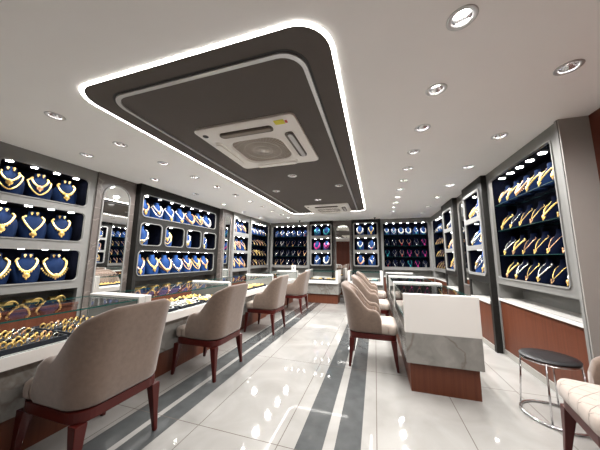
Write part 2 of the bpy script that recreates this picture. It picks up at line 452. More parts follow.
def necklace(kind, mat, gem):
    """a necklace mesh in bust coordinates, pendant as its part"""
    mb = MB()
    if kind == 'broad':      # heavy U collar
        mb.tube(neck_path(.070, .040, .205, 1.5, 44, .0155), .008, 6, rf=lambda i: ((.0125 if i % 2 else .009))*(1.15-.45*abs(i-22)/22))
        for i in range(-7, 8):
            q = neck_path(.070, .040, .205, 1.5, 44, .0155)[22+i*2]; f_ = front(q[0]*1.14, max(.01, q[2]-.016), .012); mb.ball(f_, .0068, (1, .8, 1.35), 6)
        pend = (0, .046)
    elif kind == 'chain':    # thin chain with a drop
        mb.tube(neck_path(.060, .050, .206, 1.15, 36, .0048), .003, 6, rf=lambda i: .0032 if i % 2 else .0018)
        pend = (0, .040)
    elif kind == 'vee':      # v chain with pendant
        mb.tube(neck_path(.062, .058, .206, 1.05, 40, .0105), .005, 6, rf=lambda i: .0085 if i % 2 else .006)
        pend = (0, .040)
    elif kind == 'double':   # two strands
        mb.tube(neck_path(.070, .035, .205, 1.5, 40, .0095), .005, 6, rf=lambda i: .007 if i % 2 else .0045)
        mb.tube(neck_path(.048, .110, .208, 1.6, 30, .0115), .005, 6, rf=lambda i: .009 if i % 2 else .006)
        pend = (0, .100)
    else:                    # choker with drops
        mb.tube(neck_path(.057, .092, .206, 1.7, 36, .012), .006, 6, rf=lambda i: .0095 if i % 2 else .006)
        for i in range(-3, 4):
            z = .078+.006*abs(i)*abs(i)*.6; mb.ball(front(i*.012, z, .013), .0065, (1, 1, 1.6), 6)
        pend = (0, .062)
    o = mb.build('necklace', mat, None, True)
    pb = MB(); ps = .62 if kind == 'chain' else 1.
    x, y, z = front(0, pend[1], .018)
    pb.ball((x, y, z), .0155*ps, (1.1, .5, 1.3), 10)
    pb.ball(front(0, max(.006, pend[1]-.028), .012), .007, (1, .8, 1.5), 6)
    for i in range(7):
        a = PI+PI*i/6; pb.ball(front(.016*math.cos(a), max(.004, pend[1]+.020*math.sin(a)), .010), .0055, (1, .8, 1), 6)
    pb.build('pendant', gem, o, True)
    return o
PB = {'lit': bust_mesh('navy_bust_lit'), 'shaded': bust_mesh('navy_bust_shaded'), 'half_lit': bust_mesh('navy_bust_half_lit')}  # lit and shaded copies of one velvet, lighting carried by colour
NK = {}
def get_neck(kind, mat, gem):
    k = (kind, mat, gem)
    if k not in NK: NK[k] = necklace(*k)
    return NK[k]
NAMES = {'gold': 'gold', 'rose_gold': 'copper', 'silver': 'silver', 'gem_teal': 'teal', 'gem_pink': 'pink', 'gem_red': 'red', 'pearl': 'pearl'}
KN = {'chain': 'thin', 'broad': 'broad', 'vee': 'V-shaped', 'double': 'double', 'choker': 'beaded'}
def place_bust(M, u, z, depth, s, where, idx, total, style, mat, gem, tone='lit', twist=0., row=''):
    p = M @ Vector((u, depth, z)); rz = math.atan2(M[1][0], M[0][0])+twist
    pos = '%s from left' % ORD[idx]
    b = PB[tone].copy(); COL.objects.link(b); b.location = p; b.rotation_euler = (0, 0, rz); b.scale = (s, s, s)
    tag(b, 'navy bust %s, %s%s' % (pos, row, where), 'necklace bust', 'necklace busts in %s' % where)
    src = get_neck(style, mat, gem)
    n = src.copy(); COL.objects.link(n); n.location = p; n.rotation_euler = (0, 0, rz); n.scale = (s, s, s)
    tag(n, '%s %s necklace on bust %s, %s%s' % (NAMES[mat], KN[style], pos, row, where), 'necklace', 'necklaces in %s' % where)
    for c in children(src):
        d = c.copy(); COL.objects.link(d); d.parent = n
    return b, n

# ------------------------------------------------------------------ wall cabinets
def frame_matrix(face, kind):
    """kind 'L': left wall (front looks +x, local x -> +y), 'R': right wall (local x -> -y), 'B': back wall"""
    if kind == 'L': return Matrix.Translation((face, 0, 0)) @ Matrix.Rotation(PI/2, 4, 'Z')
    if kind == 'R': return Matrix.Translation((face, 0, 0)) @ Matrix.Rotation(-PI/2, 4, 'Z')
    return Matrix.Translation((0, face, 0))
def cabinet(kind, face, u0, u1, label, mat, openings, depth, leds, shelves=(), niche=None, base=None, rim=None, led_r=.022, ledp=5., side=None, radius=.04, zbase=0., stile=.035):
    """openings: list of (u0,u1,z0,z1) holes; leds: per opening count of lights; niche: (u0,u1,z0,z1); base: (counter z, wood) in local u = along the front, left to right"""
    M = frame_matrix(face, kind)
    c = (u0+u1)/2
    org = M @ Vector((c, 0, 0))
    t = thing('display_cabinet', label, 'cabinet', org, math.atan2(M[1][0], M[0][0]))
    rel = lambda u: u-c
    zb = niche[2] if niche else .0
    holes = [rrect(rel(a), rel(b), z0, z1, radius, 5) for a, b, z0, z1 in openings]
    if niche:
        holes.append(rrect(rel(niche[0]), rel(niche[1]), niche[2], niche[3], 0))
    zlow = (niche[2]-.03) if niche else zbase
    MB().prism([(rel(u0), zlow), (rel(u1), zlow), (rel(u1), H), (rel(u0), H)], holes, Y(0, .022)).build('front_frame', mat, t)
    # carcass: sides
    MB().box(rel(u0), rel(u0)+.015, .022, depth+.04, zlow, H).build('side_panel', side or mat, t)
    MB().box(rel(u1)-.015, rel(u1), .022, depth+.04, zlow, H).build('side_panel', side or mat, t)
    for oi, (a, b, z0, z1) in enumerate(openings):
        a, b = rel(a), rel(b)
        m = MB()
        y0, y1 = .0225, depth
        e = .006
        m.bm = bmesh.new(); v = [m.bm.verts.new(p) for p in ((a-e,y0,z0-e),(b+e,y0,z0-e),(b+e,y0,z1+e),(a-e,y0,z1+e),(a-e,y1,z0-e),(b+e,y1,z0-e),(b+e,y1,z1+e),(a-e,y1,z1+e))]
        for f in ((4,5,6,7),(0,1,5,4),(1,2,6,5),(2,3,7,6),(3,0,4,7)): m.bm.faces.new([v[i] for i in f])
        bmesh.ops.recalc_face_normals(m.bm, faces=m.bm.faces); bmesh.ops.reverse_faces(m.bm, faces=m.bm.faces)
        m.build('display_niche', 'navy_lining', t)
        if rim:
            MB().ring(rrect(a-.012, b+.012, z0-.012, z1+.012, radius+.012, 5), rrect(a, b, z0, z1, radius, 5), Y(-.010, .004)).build('niche_rim', rim, t)
        n = leds[oi]
        for i in range(n):
            x = a+(b-a)*(i+.5)/n
            MB().lathe([(led_r, 0), (led_r*.9, -.004), (.0005, -.005)], 14, (x, .10, z1+.0045)).build('spotlight', 'led', t)
            w = M @ Vector((x+c, .10, z1-.004))
            if ledp: spot('cabinet_beam', w, ledp*.5, 105, .012, .6, (1., .96, .92))
    for z, a, b in shelves:
        gs = MB().box(rel(a)+.002, rel(b)-.002, .03, depth-.01, z-.003, z+.003); gs.bm.normal_update()
        for f in gs.bm.faces: f.material_index = 0 if abs(f.normal.z) > .5 else 1
        gs.build('glass_shelf', ['glass', 'shelf_edge'], t)
    if niche:
        a, b = rel(niche[0]), rel(niche[1]); z0, z1 = niche[2], niche[3]
        m = MB(); y0, y1 = .0225, depth-.02
        v = [m.bm.verts.new(p) for p in ((a,y0,z0),(b,y0,z0),(b,y0,z1),(a,y0,z1),(a,y1,z0),(b,y1,z0),(b,y1,z1),(a,y1,z1))]
        for f in ((4,5,6,7),(1,2,6,5),(2,3,7,6),(3,0,4,7)): m.bm.faces.new([v[i] for i in f])
        m.build('open_niche', 'laminate_grey', t)
    if base:
        st = stile
        for a, b in ((rel(u0), rel(u0)+st), (rel(u1)-st, rel(u1))):
            MB().box(a, b, 0, depth+.04, 0, zlow-.0005).build('stile', mat, t)
        u0 += st; u1 -= st
        MB().box(rel(u0)+.002, rel(u1)-.002, -.012, depth+.03, base-.03, base).build('counter_top', 'wood_red' if kind == 'L' else 'white_gloss', t, bevel=.003)
        MB().box(rel(u0)+.002, rel(u1)-.002, .008, depth+.03, .07, base-.031).build('base_panel', 'wood_red', t)
        MB().box(rel(u0)+.002, rel(u1)-.002, -.002, depth+.03, 0, .069).build('kick_plate', 'steel_kick', t)
    return M
def lu(a, b): return (-b, -a)     # right wall: world y range -> local u range

STY = ['broad', 'vee', 'double', 'choker']
def styles(seed, n, mats, sty=None):
    rnd = random.Random(seed); out = []
    for i in range(n):
        m, g = rnd.choice(mats); out.append((rnd.choice(sty or STY), m, g))
    return out
GOLD = [('gold', 'gold'), ('gold', 'gold'), ('gold', 'rose_gold')]
MIX = [('gold', 'gold'), ('rose_gold', 'gold'), ('silver', 'gold'), ('pearl', 'gold')]
def row(M, us, z, depth, s, where, sty, tone='lit', twist=0., rowname='', jit=.0):
    for i, u in enumerate(us):
        st_, m_, g_ = sty[i % len(sty)]
        place_bust(M, u, z, depth, s, where, i, len(us), st_, m_, g_, tone, twist, rowname)
def spread(a, b, n): return [a+(b-a)*(i+.5)/n for i in range(n)]

# --- A: foremost grey cabinet, left wall
wA = 'foremost grey left cabinet'
opA = [(1.335, 2.15, .875, 1.245), (1.335, 2.15, 1.365, 1.73), (1.335, 2.15, 1.825, 2.185)]
MA = cabinet('L', -3.65, 1.16, 2.235, 'foremost grey wall cabinet at left edge with three tall rows of large necklaces', 'laminate_grey', opA, .34, [4, 4, 4],
             niche=(1.20, 2.17, .60, .775), base=.60, rim='laminate_pale', led_r=.030, ledp=3.6, radius=.05)
for k, (op, nm) in enumerate(zip(opA, ('bottom row, ', 'middle row, ', 'top row, '))):
    row(MA, [1.475, 1.725, 1.985], op[2], .14, 1.30, wA, styles(10+k, 3, GOLD), 'half_lit', rowname=nm, twist=-.32)
# earrings at the throat of each bust there
eb = MB()
for k in range(5): eb.ball((.006*math.cos(k*1.256), 0, .006*math.sin(k*1.256)), .0055, (1, 1, 1), 6)
eb.ball((0, 0, -.014), .006, (1, .8, 1.4), 6)
ear = eb.build('earring', 'gold', None, True)
first_ear = True
for k, (op, nm) in enumerate(zip(opA, ('bottom row', 'middle row', 'top row'))):
    for i, u in enumerate([1.475, 1.725, 1.985]):
        for s_ in (-1, 1):
            o = ear if first_ear else ear.copy()
            if not first_ear: COL.objects.link(o)
            first_ear = False
            R = MA @ Matrix.Translation((u, .14, op[2])) @ Matrix.Rotation(-.32, 4, 'Z') @ Matrix.Scale(1.30, 4)
            o.location = R @ Vector((s_*.017, .006, .234)); o.rotation_euler = (0, 0, PI/2-.32); o.scale = (1.2, 1.2, 1.2)
            tag(o, 'gold %s earring at throat of %s bust, %s, foremost left cabinet' % ('left' if s_ < 0 else 'right', ORD[i], nm), 'earring', 'earrings on the large busts')
# --- mirror pillar between A and B
def pillar(name, kind, face, u0, u1, d, mat='marble_brown'):
    M = frame_matrix(face, kind); c = (u0+u1)/2
    o = MB().box(u0-c, u1-c, 0, d, 0, H).build(name, mat); o.location = M @ Vector((c, 0, 0)); o.rotation_euler = (0, 0, math.atan2(M[1][0], M[0][0])); return struct(o)
def arched_mirror(kind, face, u0, u1, z0, z1, label):
    M = frame_matrix(face, kind); c = (u0+u1)/2
    t = thing('arched_mirror', label, 'mirror', M @ Vector((c, 0, 0)), math.atan2(M[1][0], M[0][0]))
    a, b = u0-c, u1-c
    MB().prism(arch(a, b, z0, z1), [], Y(-.006, -.001)).build('mirror_glass', 'mirror', t)
    MB().ring(arch(a-.016, b+.016, z0-.016, z1+.016), arch(a, b, z0, z1), Y(-.014, -.001)).build('mirror_frame', 'laminate_pale', t)
pillar('pillar_left', 'L', -3.63, 2.237, 2.795, .42)
arched_mirror('L', -3.63, 2.335, 2.70, .56, 2.205, 'tall arched mirror on the brown marble pillar of the left wall, nearer one')
# --- B: dark cabinet, left wall
wB = 'dark left cabinet'
opB = [(2.86, 4.70, .885, 1.265), (2.86, 3.25, 1.365, 1.71), (3.34, 3.76, 1.365, 1.71), (3.85, 4.24, 1.365, 1.71), (4.33, 4.74, 1.365, 1.71), (2.86, 4.70, 1.825, 2.175)]
MBc = cabinet('L', -3.53, 2.80, 4.855, 'dark grey wall cabinet on the left with wide rounded rows and four square windows', 'laminate_dark', opB, .30, [7, 1, 1, 1, 1, 7],
              niche=(2.86, 4.80, .60, .80), base=.60, rim='laminate_pale', led_r=.024, ledp=3.4, radius=.06)
row(MBc, spread(2.86, 4.70, 7), 1.825, .14, 1.22, wB, styles(21, 7, MIX), rowname='top row, ', twist=-.30)
row(MBc, spread(2.86, 4.70, 7), .885, .14, 1.3, wB, styles(22, 7, MIX), rowname='bottom row, ', twist=-.30)
row(MBc, [2.99, 3.49, 3.99, 4.48], 1.365, .14, 1.25, wB, styles(23, 4, MIX), rowname='square windows, ', twist=-.45)
# --- mirror pillar B
pillar('pillar_left_rear', 'L', -3.44, 4.858, 5.265, .30)
arched_mirror('L', -3.44, 4.95, 5.17, .56, 2.19, 'narrow arched mirror further along the left wall, right of the dark cabinet')
# --- C: narrow pale cabinet
wC = 'pale narrow left cabinet'
opC = [(5.33, 6.06, .90, 1.29), (5.33, 6.06, 1.365, 1.725), (5.33, 6.06, 1.84, 2.175)]
MC = cabinet('L', -3.40, 5.27, 6.095, 'narrow pale grey cabinet of three stacked niches on the left wall near the corner', 'laminate_pale', opC, .30, [3, 3, 3],
             niche=(5.31, 6.06, .66, .82), base=.66, led_r=.022, ledp=3., radius=.015)
for k, (op, nm) in enumerate(zip(opC, ('bottom row, ', 'middle row, ', 'top row, '))):
    row(MC, spread(5.33, 6.06, 3), op[2], .13, 1.2, wC, styles(31+k, 3, MIX), rowname=nm)
# --- D: shelf cabinet, left wall at the corner
def shelf_cab(kind, face, u0, u1, o0, o1, n, label, where, mat, seed, mats, topmats=None, z0=.95, z1=2.215, leds=6, s=.86, tone='shaded', depth=.27, niche=True, toptone='lit', shelves=(1.235, 1.55, 1.875), led_r=.024, ledp=2.6, sty=('chain', 'chain', 'vee'), dep=.115):
    M = cabinet(kind, face, u0, u1, label, mat, [(o0, o1, z0, z1)], depth, [leds], shelves=[(z, o0, o1) for z in shelves],
                niche=(u0+.05, u1-.05, .69, .87) if niche else None, base=.69, led_r=led_r, ledp=ledp, radius=.03, rim='laminate_pale')
    lv = [z0]+[z+.0045 for z in shelves]
    for k, z in enumerate(lv):
        rn = ['bottom shelf, ', 'third shelf down, ', 'second shelf down, ', 'top shelf, '][k]
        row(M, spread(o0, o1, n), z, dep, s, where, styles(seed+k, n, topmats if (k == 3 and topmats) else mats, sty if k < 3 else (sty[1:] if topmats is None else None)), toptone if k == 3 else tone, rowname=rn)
    return M
shelf_cab('L', -3.37, 6.10, 7.40, 6.15, 7.30, 6, 'pale cabinet of glass shelves on the left wall beside the back corner', 'left wall corner shelves', 'laminate_pale', 40, [('rose_gold', 'gold'), ('gold', 'gold')], [('pearl', 'rose_gold'), ('silver', 'gold')])
# --- E: back wall left
shelf_cab('B', 7.42, -3.34, -1.965, -3.26, -2.065, 6, 'pale cabinet of glass shelves on the back wall at left', 'back wall left shelves', 'laminate_pale', 50,
          [('silver', 'silver'), ('rose_gold', 'gold'), ('pearl', 'silver')], [('silver', 'gem_red'), ('pearl', 'gem_red'), ('silver', 'silver')])
# --- F, H: dark pillars on the back wall
def pillar_cab(kind, face, u0, u1, ops, n, label, where, mats3, leds=3, s=1.15, depth=.26, mat='laminate_dark', niche=True, base=.62, ledp=3.4, pos=None, radius=.03):
    M = cabinet(kind, face, u0, u1, label, mat, ops, depth, [leds]*3, niche=(u0+.05, u1-.05, base, .86) if niche else None, base=base, led_r=.022, ledp=ledp, radius=radius, side='laminate_dark', stile=.06)
    a, b = ops[0][0], ops[0][1]
    t = [o for o in COL.objects if o.get('label') == label][0]; c = (u0+u1)/2
    z0, z1 = min(o[2] for o in ops), max(o[3] for o in ops)
    # pale surround frame tying the three rows together
    MB().prism(rrect(a-.035-c, b+.035-c, z0-.035, z1+.035, .06, 5), [rrect(o[0]-c, o[1]-c, o[2], o[3], radius, 5) for o in ops], Y(-.014, -.0005)).build('surround', 'laminate_pale', t)
    for k, (op, nm) in enumerate(zip(sorted(ops, key=lambda o: o[2]), ('bottom row, ', 'middle row, ', 'top row, '))):
        row(M, pos or spread(a, b, n), op[2], .12, s, where, mats3[k], rowname=nm)
    return M
opF = [(-1.90, -1.29, .985, 1.335), (-1.90, -1.29, 1.43, 1.785), (-1.90, -1.29, 1.875, 2.215)]
pillar_cab('B', 7.34, -1.962, -1.215, opF, 2, 'dark pillar cabinet left of the mirror on the back wall', 'dark back pillar left of mirror',
           [[('choker', 'silver', 'silver'), ('broad', 'pearl', 'silver')], [('broad', 'gem_pink', 'gem_pink'), ('double', 'gem_pink', 'gem_pink')], [('double', 'gem_teal', 'gem_teal'), ('broad', 'gem_teal', 'gem_teal')]])
opH = [(-.575, .075, .985, 1.335), (-.575, .075, 1.43, 1.785), (-.575, .075, 1.875, 2.215)]
pillar_cab('B', 7.34, -.65, .185, opH, 2, 'dark pillar cabinet right of the mirror on the back wall', 'dark back pillar right of mirror',
           [[('broad', 'rose_gold', 'gem_red'), ('choker', 'silver', 'silver')], [('choker', 'pearl', 'gem_teal'), ('broad', 'silver', 'gem_pink')], [('broad', 'pearl', 'gold'), ('vee', 'gold', 'gold')]])
pillar('pillar_back', 'B', 7.40, -1.213, -.652, .30)
arched_mirror('B', 7.40, -1.13, -.72, .10, 2.20, 'tall arched mirror on the back wall between the two dark pillar cabinets')
# --- I: back wall right
shelf_cab('B', 7.42, .187, 1.555, .255, 1.44, 6, 'pale cabinet of glass shelves on the back wall at right', 'back wall right shelves', 'laminate_pale', 60,
          [('gem_pink', 'gem_pink'), ('silver', 'silver'), ('rose_gold', 'gem_red'), ('gem_teal', 'gem_teal')], [('silver', 'gem_teal'), ('pearl', 'gem_teal'), ('gold', 'gold')])
# --- J: right wall at the corner
shelf_cab('R', 1.52, *lu(5.965, 7.40), *lu(6.03, 7.30), 6, 'pale cabinet of glass shelves on the right wall beside the back corner', 'right wall corner shelves', 'laminate_pale', 70,
          [('rose_gold', 'gold'), ('gold', 'gold')], [('silver', 'gold')])
# --- K and M pillar cabinets, right wall
def rops(a, b): return [(*lu(a, b), .985, 1.315), (*lu(a, b), 1.385, 1.725), (*lu(a, b), 1.80, 2.155)]
mk = [[('double', 'gold', 'gold'), ('broad', 'rose_gold', 'gold')], [('vee', 'rose_gold', 'gold'), ('broad', 'gold', 'gold')], [('broad', 'silver', 'gold'), ('double', 'rose_gold', 'gold')]]
pillar_cab('R', 1.445, *lu(5.14, 5.96), rops(5.27, 5.80), 2, 'far dark pillar cabinet standing proud of the right wall', 'far right wall pillar', mk, 2, depth=.28, s=1.2)
pillar('pillar_right', 'R', 1.52, *lu(4.615, 5.135), .30)
arched_mirror('R', 1.52, *lu(4.70, 5.06), .75, 2.21, 'narrow arched mirror on the right wall between its two pillar cabinets')
pillar_cab('R', 1.445, *lu(3.84, 4.61), rops(3.955, 4.53), 2, 'nearer dark pillar cabinet standing proud of the right wall', 'near right wall pillar',
           [[('double', 'silver', 'gold'), ('vee', 'gold', 'gold')], [('broad', 'silver', 'gold'), ('double', 'rose_gold', 'gold')], [('broad', 'gold', 'rose_gold'), ('broad', 'silver', 'gold')]], 2, depth=.28, s=1.25)
# --- N: foremost cabinet, right wall
shelf_cab('R', 1.51, *lu(2.432, 3.835), *lu(2.555, 3.74), 6, 'foremost grey cabinet on the right with four shelves of dark busts', 'foremost right cabinet', 'laminate_grey', 80,
          GOLD+[('rose_gold', 'gold'), ('silver', 'gold')], GOLD+[('rose_gold', 'gold')], s=.92, tone='shaded', ledp=3., led_r=.034, toptone='half_lit', sty=('chain', 'chain', 'chain', 'vee'), shelves=(1.225, 1.54, 1.875), leds=6)
struct(MB().box(1.50, 1.90, 2.42, 2.4315, 0, H).build('wall_return', 'wall_grey'))
struct(MB().box(1.494, 1.5095, 2.4325, 2.46, 0, H).build('trim_3', 'laminate_pale'))

# niche contents behind the near left cabinets: gold bangles on the counters and clear boxes
def acrylic_box(M, u0, u1, label, n, z, tagw):
    c = (u0+u1)/2; w = (u1-u0)/2
    rz = math.atan2(M[1][0], M[0][0])
    t = thing('display_box', label, 'display box', M @ Vector((c, .05, z+.001)), rz)
    MB().box(-w, w, -.05, .05, 0, .004).build('box_base', 'navy_tray', t)
    for nm, b in (('front_pane', (-w, w, -.052, -.049, .0045, .125)), ('back_pane', (-w, w, .049, .052, .0045, .09)), ('lid', (-w, w, -.052, .052, .1255, .129)), ('end_pane', (-w, -w+.003, -.049, .049, .0045, .125)), ('end_pane', (w-.003, w, -.049, .049, .0045, .125))):
        MB().box(*b).build(nm, 'acrylic', t)
    MB().box(-w, w, -.054, -.0525, .118, .128).build('front_rail', 'acrylic', t)
    for i in range(n):
        u = -w+2*w*(i+.5)/n
        R = .052
        o = MB().tube([(R*1.15*math.cos(PI*k/24), .02-.02*math.sin(PI*k/24), R*1.5*math.sin(PI*k/24)) for k in range(25)], .007, 6, rf=lambda i: .010 if i % 2 else .007).build('necklace', 'gold', None, True)
        o.location = M @ Vector((c+u, .05, z+.012)); o.rotation_euler = (0, 0, rz)
        tag(o, 'gold collar %s from left in clear box, %s' % (ORD[i], tagw), 'necklace', 'collars in the clear boxes')
acrylic_box(MA, 1.30, 2.14, 'long clear box holding gold collars below the foremost left cabinet', 4, .60, wA)
acrylic_box(MBc, 2.92, 4.70, 'long clear box holding gold collars below the dark left cabinet', 7, .60, wB)
bm_ = MB()
for k in range(7):
    bm_.tube([(.030*math.cos(2*PI*q/20), (k-3)*.011, .033+.030*math.sin(2*PI*q/20)) for q in range(20)], .0042, 6, True)
bang = None
def bangles(M, us, depth, z, where):
    global bang
    for i, u in enumerate(us):
        if bang is None:
            bang = MB().rings([[((.034+.004*(k % 2)+dr)*math.cos(2*PI*q/20), (k-8)*.0075, .040+(.034+.004*(k % 2)+dr)*math.sin(2*PI*q/20)) for q in range(20)] for k in range(17) for dr in (0,)], False, False).build('bangle_roll', 'gold', None, True); o = bang
        else: o = bang.copy(); COL.objects.link(o)
        o.location = M @ Vector((u, depth, z)); o.rotation_euler = (0, 0, math.atan2(M[1][0], M[0][0])+PI/2)
        tag(o, 'roll of gold bangles %s from left, behind clear box, %s' % (ORD[i], where), 'bangles', 'bangle rolls under the left cabinets')
bm_.bm.free()
bangles(MA, [1.40, 1.62, 1.84, 2.06], .20, .60, wA)
bangles(MBc, [3.05, 3.35, 3.65, 3.95, 4.25, 4.55], .20, .60, wB)

# ------------------------------------------------------------------ glass-topped desks
def desk(kind, face, u0, u1, label, depth=.60, lining='white_gloss', ends=(1, 1), marble_z=(.24, .545), band=(.5455, .62), top=.83, endt=.06, inset=.13, mrec=.085, inner='laminate_grey'):
    """front at local y=0, customers on -y"""
    M = frame_matrix(face, kind); c = (u0+u1)/2; w = (u1-u0)/2-.002
    rz = math.atan2(M[1][0], M[0][0])
    t = thing('display_desk', label, 'display desk', M @ Vector((c, 0, 0)), rz)
    MB().box(-w+.03, w-.03, inset, depth-.03, 0, marble_z[0]-.001).build('plinth', 'wood_red', t)
    MB().box(-w, w, mrec, depth, marble_z[0], marble_z[1]).build('marble_body', 'marble_grey', t, bevel=.003)
    MB().box(-w+endt*ends[0], w-endt*ends[1], .001, depth-.001, band[0], band[1]).build('display_deck', lining, t, bevel=.002)
    zg = top-.028
    for k, e in enumerate(ends):
        if not e: continue
        x0, x1 = (-w, -w+endt-.0005) if k == 0 else (w-endt+.0005, w)
        MB().box(x0, x1, -.004, depth+.002, band[0], top).build('end_panel', 'white_gloss', t, bevel=.003)
        xi = (x1+.0005, x1+.004) if k == 0 else (x0-.004, x0-.0005)
        MB().box(xi[0], xi[1], .014, depth-.014, band[1]+.001, top-.030).build('end_lining', inner, t)
    a, b = -w+endt*ends[0]+.005, w-endt*ends[1]-.005
    def pane(nm, x0, x1, y0, y1, z0, z1, flat):
        m = MB().box(x0, x1, y0, y1, z0, z1)
        m.bm.faces.ensure_lookup_table()
        for f in m.bm.faces:
            n = f.normal if f.normal.length else Vector((0, 0, 0))
        m.bm.normal_update()
        for f in m.bm.faces: f.material_index = 0 if abs(f.normal[flat]) > .5 else 1
        return m.build(nm, ['glass', 'glass_edge'], t)
    pane('glass_top', a, b, .0, depth, zg, zg+.010, 2)
    pane('glass_front', a, b, .004, .012, band[1]+.0005, zg-.0005, 1)
    pane('glass_back', a, b, depth-.012, depth-.004, band[1]+.0005, zg-.0005, 1)
    return M, c, w, band[1]
# trays of jewellery
def tray(M, u, y, z, w, d, label, kind, mat, n=(6, 3), seed=0, where=''):
    rz = math.atan2(M[1][0], M[0][0])
    t = thing('jewellery_tray', label, 'tray', M @ Vector((u, y, z+.0008)), rz)
    MB().box(-w/2, w/2, -d/2, d/2, 0, .012).build('tray_base', 'navy_tray', t)
    MB().ring(rrect(-w/2, w/2, -d/2, d/2, .006, 2), rrect(-w/2+.008, w/2-.008, -d/2+.008, d/2-.008, .004, 2), Zp(.0125, .030)).build('tray_rim', 'navy_tray', t)
    rnd = random.Random(seed)
    src = None
    for i in range(n[0]):
        for j in range(n[1]):
            x = -w/2+.02+(w-.04)*(i+.5)/n[0]; yy = -d/2+.02+(d-.04)*(j+.5)/n[1]
            m_ = mat if isinstance(mat, str) else rnd.choice(mat)
            key = ('piece', kind, m_)
            if key not in NK:
                b = MB()
                if kind == 'ring':
                    R = .0155
                    b.tube([(R*math.cos(2*PI*k/18), 0, R+.003+R*math.sin(2*PI*k/18)) for k in range(18)], .0045, 6, True, rf=lambda k: .0030+.0028*max(0, math.sin(2*PI*k/18)))
                    b.ball((0, 0, 2*R+.006), .0075, (1.1, 1.1, .6), 8)
                elif kind == 'bracelet':
                    R = .031
                    b.tube([(R*math.cos(2*PI*k/28), .8*R*math.sin(2*PI*k/28), .008+.010*(1+math.sin(2*PI*k/28))) for k in range(28)], .006, 6, True, rf=lambda k: .0075 if k % 2 else .005)
                else:
                    for q in range(9):
                        an = 2*PI*q/9; b.ball((.016*math.cos(an), .016*math.sin(an), .014), .009, (1, 1, 1), 6)
                    b.ball((0, 0, .022), .014, (1, 1, .8), 8)
                NK[key] = b.build({'ring': 'finger_ring', 'bracelet': 'bracelet', 'cluster': 'brooch'}[kind], m_, None, True)
            o = NK[key].copy(); COL.objects.link(o)
            o.location = M @ Vector((u+x+rnd.uniform(-.003, .003), y+yy+rnd.uniform(-.003, .003), z+.0133)); o.rotation_euler = (0, 0, rz+rnd.uniform(-.5, .5)+(.5 if kind == 'ring' else 0))
            nm = {'ring': 'finger ring', 'bracelet': 'bracelet', 'cluster': 'cluster brooch'}[kind]
            tag(o, '%s %s in %s' % (NAMES[m_], nm, where), nm, 'pieces in '+where)
FX = -1.95
M1, c1, w1, z1 = desk('L', FX, .20, 1.685, 'nearest glass-topped desk on the left, in front of the large brown chair')
M2, c2, w2, z2 = desk('L', FX, 1.685, 3.02, 'second glass-topped desk along the left aisle')
M3, c3, w3, z3 = desk('L', FX-.06, 3.02, 4.66, 'third glass-topped desk along the left aisle')
M4, c4, w4, z4 = desk('L', FX-.09, 4.66, 6.42, 'fourth glass-topped desk along the left aisle, nearest the back wall')
def trays_on(M, us, ys, z, w, d, kind, mat, n, which, seed):
    k = 0
    for r, y in enumerate(ys):
        for i, u in enumerate(us):
            pl = ('front' if r == 0 else 'rear')+' row, '+ORD[i]+' from left'
            tray(M, u, y, z, w, d, 'navy jewellery tray, %s, %s' % (pl, which), kind, mat, n, seed+k, '%s tray, %s' % (which, pl)); k += 1
trays_on(M1, [.62, .99, 1.36], [.14, .38], z1, .34, .21, 'ring', ['gold', 'rose_gold', 'gold', 'silver', 'gold'], (7, 3), 'nearest left desk', 100)
trays_on(M2, [1.95, 2.35, 2.75], [.18], z2, .37, .26, 'bracelet', ['pearl', 'silver', 'pearl', 'gold'], (5, 3), 'second left desk', 200)
trays_on(M2, [1.95, 2.35, 2.75], [.45], z2, .37, .22, 'cluster', ['gold'], (5, 2), 'second left desk back line', 220)
trays_on(M3, [3.4, 3.85, 4.3], [.22], z3, .40, .28, 'cluster', ['gold'], (6, 3), 'third left desk', 300)
trays_on(M4, [5.1, 5.65], [.25], z4, .40, .28, 'bracelet', ['gold', 'silver'], (4, 2), 'fourth left desk', 400)
# right row of desks (customers on the left side of it)
IX = .245
D1, e1, f1, q1 = desk('R', IX, *lu(2.50, 3.775), 'nearest glass-topped desk on the right with its broad white end panel', marble_z=(.245, .505), band=(.506, .60), top=.85, inset=.03, mrec=0., inner='laminate_dark', lining='laminate_dark')
D2, e2, f2, q2 = desk('R', IX, *lu(3.775, 5.05), 'second glass-topped desk in the right row', marble_z=(.245, .505), band=(.506, .60), top=.85, inset=.03, mrec=0., inner='laminate_dark', lining='laminate_dark')
D3, e3, f3, q3 = desk('R', IX, *lu(5.05, 6.42), 'third glass-topped desk in the right row, nearest the back wall', marble_z=(.245, .505), band=(.506, .60), top=.85, inset=.03, mrec=0., inner='laminate_dark', lining='laminate_dark')
trays_on(D1, [-3.45, -3.05], [.25], q1, .36, .28, 'cluster', ['gold'], (5, 3), 'nearest right desk', 500)
trays_on(D2, [-4.6, -4.2], [.25], q2, .36, .28, 'bracelet', ['gold', 'silver'], (4, 2), 'second right desk', 520)
trays_on(D3, [-5.9, -5.4], [.25], q3, .36, .28, 'bracelet', ['gold'], (4, 2), 'third right desk', 540)
# desks before the back wall
B1, g1, h1, p1 = desk('B', 6.32, -1.80, -.93, 'short glass-topped desk before the back wall, left of the tall mirror', top=.86, marble_z=(.24, .52), band=(.5205, .60))
B2, g2, h2, p2 = desk('B', 6.45, -.70, .17, 'short glass-topped desk before the back wall, right of the tall mirror', top=.86, marble_z=(.24, .52), band=(.5205, .60))
trays_on(B1, [-1.55, -1.19], [.25], p1, .32, .28, 'bracelet', ['pearl', 'gold'], (4, 2), 'back desk left of mirror', 600)
trays_on(B2, [-.46, -.10], [.25], p2, .32, .28, 'bracelet', ['gem_teal', 'rose_gold', 'pearl'], (4, 2), 'back desk right of mirror', 620)
